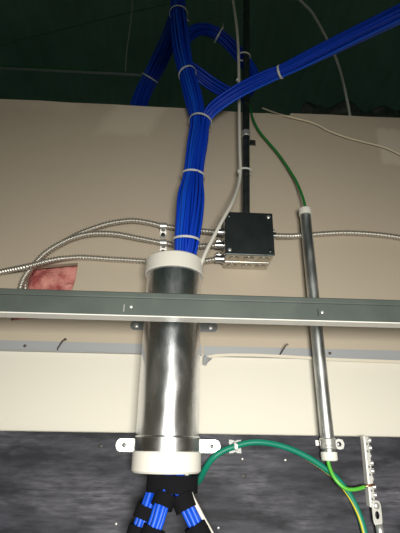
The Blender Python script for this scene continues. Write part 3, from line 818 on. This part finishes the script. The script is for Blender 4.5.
# --- service loop to the right of the trunk, passing behind the riser
simple_bundle('loop of blue network cables curling round behind the riser conduit',
    [(P(184, 62, -.020), .9), (P(189, 67, -.012), .95), (P(198, 74, -.004), 1.0), (P(211, 83.5, .010), 1.0), (P(226, 92, .030), 1.0), (P(240, 95, .045), 1.0), (P(250, 88, .055), 1.0), (P(252, 75, .060), 1.0), (P(244, 62, .058), 1.0), (P(234, 50, .050), 1.0), (P(223, 39, .036), 1.0), (P(210, 31, .022), 1.0), (P(198, 30, .008), 1.0), (P(187, 36, -.004), 1.0), (P(182, 48, -.012), .9)],
    16, .0165, [(.74, 2.6)], ref=(0, 0, 1))
# --- dim bundle going over the wall at the left of the trunk
simple_bundle('dim bundle of blue cables dropping behind the wall left of the trunk',
    [(P(179, -30, -.03), .55), (P(178, -8, -.02), .6), (P(176.5, 12, .03), .68), (P(173, 28, .13), .8), (P(167, 44, .24), .9), (P(159, 60, .34), 1.0), (P(151, 76, .40), 1.0), (P(143, 93, .43), 1.0), (P(137, 112, .44), 1.0), (P(134, 135, .44), 1.0)],
    30, .0300, [(.68, None)])

# --- cables leaving the bottom of the sleeve, held by black hook-and-loop straps
def strap_band(c, axis, rx, ry, half, parent, ref=(1, 0, 0), label=None):
    o = tie_ring('hook_and_loop_strap', c, axis, rx, ry, ref, 'velcro', parent, half=half, th=.0016)
    return o
LR = .0037
legs = [
  ('left blue cable tail strapped in black under the sleeve',
   [(160, 452, -.085), (159, 466, -.088), (156.5, 480, -.092), (152.5, 492, -.096), (147, 508, -.100), (141, 524, -.103), (134, 545, -.105), (126, 570, -.106)], 7, .0088, [((144.8, 513.5, -.101), .0085)]),
  ('middle blue cable tail strapped in black under the sleeve',
   [(170, 452, -.092), (169, 466, -.097), (168, 480, -.104), (166.3, 492, -.112), (161, 507, -.118), (156.5, 522, -.121), (150, 540, -.123), (142, 565, -.124)], 8, .0098, [((163.6, 501, -.116), .0088), ((151.0, 538, -.1215), .0135)]),
  ('right blue cable tail strapped in black under the sleeve',
   [(178, 452, -.096), (179, 466, -.100), (180, 480, -.106), (182, 492, -.110), (187, 505, -.113), (194, 520, -.115), (203, 540, -.116), (214, 565, -.117)], 8, .0100, [((184.2, 502.5, -.112), .0105), ((199.5, 535, -.1155), .0150)]),
]
roots = []
for sx, (lab, keys, n, R, straps) in zip((-1.0, -.6, 1.0), legs):
    root = simple_bundle(lab, [(P(*k), 1.0) for k in keys] + [(P(*keys[-1])+Vector(d), 1.0) for d in ((sx*.035, -.002, -.10), (sx*.05, .0, -.22), (sx*.055, .01, -.42), (sx*.055, .02, -.75))], n, R, [], r=LR, group='blue cable tails under the sleeve', amp=.0005, mats=('blue2', 'blue2'), seg=8)  # tails all in the brighter blue, which stands in for strong light on them
    kp = [P(*k) for k in keys]
    for (px, py, Y), half in straps:
        c = P(px, py, Y)
        ax = min(zip(kp, kp[1:]), key=lambda ab: ((ab[0]+ab[1])/2-c).length); ax = (ax[1]-ax[0])
        o = strap_band(c, ax, R+LR+.0014, R+LR+.0010, half, root)
        o.matrix_parent_inverse = Matrix.Translation(-root.location)
    roots.append(root)
# wide strap gathering all tails right under the bushing
gs = thing('gathering_strap', 'wide black hook-and-loop strap gathering the cable tails right under the sleeve bushing', 'cable strap')
c = P(172.3, 483.4, -.098); strap_band(c, (0.02, 0, 1), .0375, .0250, .0122, gs); rebase(gs, c)
# extra low straps seen at the frame's bottom on the left tail
c = P(137.5, 534, -.104)
o = strap_band(c, P(134, 545, -.105)-P(141, 524, -.103), .0145, .0140, .0100, roots[0]); o.matrix_parent_inverse = Matrix.Translation(-roots[0].location)
# white cable with the right tail
wire('white_cable', pk([(183, 452, -.098), (185.5, 468, -.103), (188.5, 484, -.109), (191.5, 495, -.114), (197.5, 507, -.118), (204, 519.5, -.118), (211, 532, -.112), (222, 556, -.108)]) + [P(222, 556, -.108)+Vector((.04, -.004, -.12)), P(222, 556, -.108)+Vector((.055, .01, -.4)), P(222, 556, -.108)+Vector((.055, .02, -.7))], .0031, 'whitecab', 'white cable lying along the right blue cable tail under the sleeve')

# ================================================================== nails, hanger wires, odds and ends
for keys, lab in (([(57.5, 348.5, -.004), (60, 344.5, -.012), (62.2, 341, -.018), (65, 339.3, -.021)], 'bent nail sticking up from the wall angle at left'),
                  ([(279.5, 355.5, -.004), (282.4, 351, -.012), (285.2, 346.6, -.018), (287.5, 344.3, -.020)], 'bent nail sticking up from the wall angle between riser and slim conduit')):
    n = thing('bent_nail', lab, 'nail', 'bent nails at the wall angle'); k = pk(keys)
    kk = [Vector((k[0].x, -.0008, k[0].z-.002))]+k
    tube('shank', resample(spline([tuple(v) for v in kk], 24), .002), .0012, 'nail', n, seg=8)
    d = (k[-1]-k[-2]).normalized(); lathe('head', [(.0001, 0), (.0024, 0), (.0024, .0010), (.0001, .0012)], k[-1], 'nail', n, axis=d, seg=12)
    rebase(n, kk[0])
for px, py in ((24.5, 348.5), (330, 355.5)):
    p = P(px, py, -.0016); o = screw('angle_screw', (p.x, -.0016, ZANG+.012), (0, -1, 0), .0030, .0014, 'nail', tr)

wire('green_wire', pk([(-40, 56, .6), (0, 45, .6), (60, 30, .6), (115, 16, .6), (160, 6, .6), (190, 0, .6), (240, -10, .6)]), .0024, 'green', 'faint thin green wire crossing the dark space at upper left', 'wire')
wire('hanger_wire', [Vector((P(134, -30, .6).x-.01, .6, 4.57))] + pk([(134, -30, .6), (132.5, 0, .6), (131, 20, .6), (128, 42, .6), (126, 58, .6), (125.5, 71, .6)]), .0024, 'greycab', 'faint pale hanger wire dropping to the bar in the dark', 'wire')
def bar():
    a = P(-60, 70, .6); b_ = P(142, 72.5, .6); z = (a.z+b_.z)/2
    t = thing('support_bar', 'dim horizontal steel bar in the dark space above the wall at left', 'bar')
    bm = bmesh.new(); sec = [(0, 0), (-.012, 0), (-.012, .002), (-.002, .002), (-.002, .012), (0, .012)]
    va = [bm.verts.new((-2.4, .6+y, z+zz)) for y, zz in sec]; vb = [bm.verts.new((b_.x, .6+y, z+zz)) for y, zz in sec]
    for i in range(6): bm.faces.new((va[i], va[(i+1) % 6], vb[(i+1) % 6], vb[i]))
    bm.faces.new(va); bm.faces.new(vb[::-1]); bmesh.ops.recalc_face_normals(bm, faces=bm.faces)
    from_bm('angle_iron', bm, 'angle', t)
    tube('green_cord', [(x, .5845, z+.004+.002*math.sin(x*9)) for x in [-2.4+i*.1 for i in range(int((b_.x+2.4)/.1))]], .0028, 'green', t, seg=6)
    rebase(t, (b_.x, .6, z))
bar()
def film():
    from mathutils import noise as nz
    bm = bmesh.new(); nx, ny = 36, 16; rows = []
    for j in range(ny+1):
        row = []
        for i in range(nx+1):
            px = 296+i/nx*150; py = 122-(j/ny)*(4+34*min(1, max(0, (px-296)/16))+2*math.sin(i*.5)-.05*(px-312))
            v = P(px, py, .24); y = .24+.05*nz.noise(Vector((v.x*9, 0, v.z*9)))+.03*nz.noise(Vector((v.x*26, 4, v.z*22)))
            row.append(bm.verts.new((v.x, y+.10*(j/ny), v.z)))
        rows.append(row)
    for j in range(ny):
        for i in range(nx): bm.faces.new((rows[j][i], rows[j][i+1], rows[j+1][i+1], rows[j+1][i]))
    r = bmesh.ops.extrude_face_region(bm, geom=list(bm.faces))
    for v in [g for g in r['geom'] if isinstance(g, bmesh.types.BMVert)]: v.co.y += .02
    bmesh.ops.recalc_face_normals(bm, faces=bm.faces)
    tag(from_bm('plastic_sheet', bm, 'film', smooth=True), 'crumpled dark sheet in the shadow behind the wall top at right', 'sheet')
film()
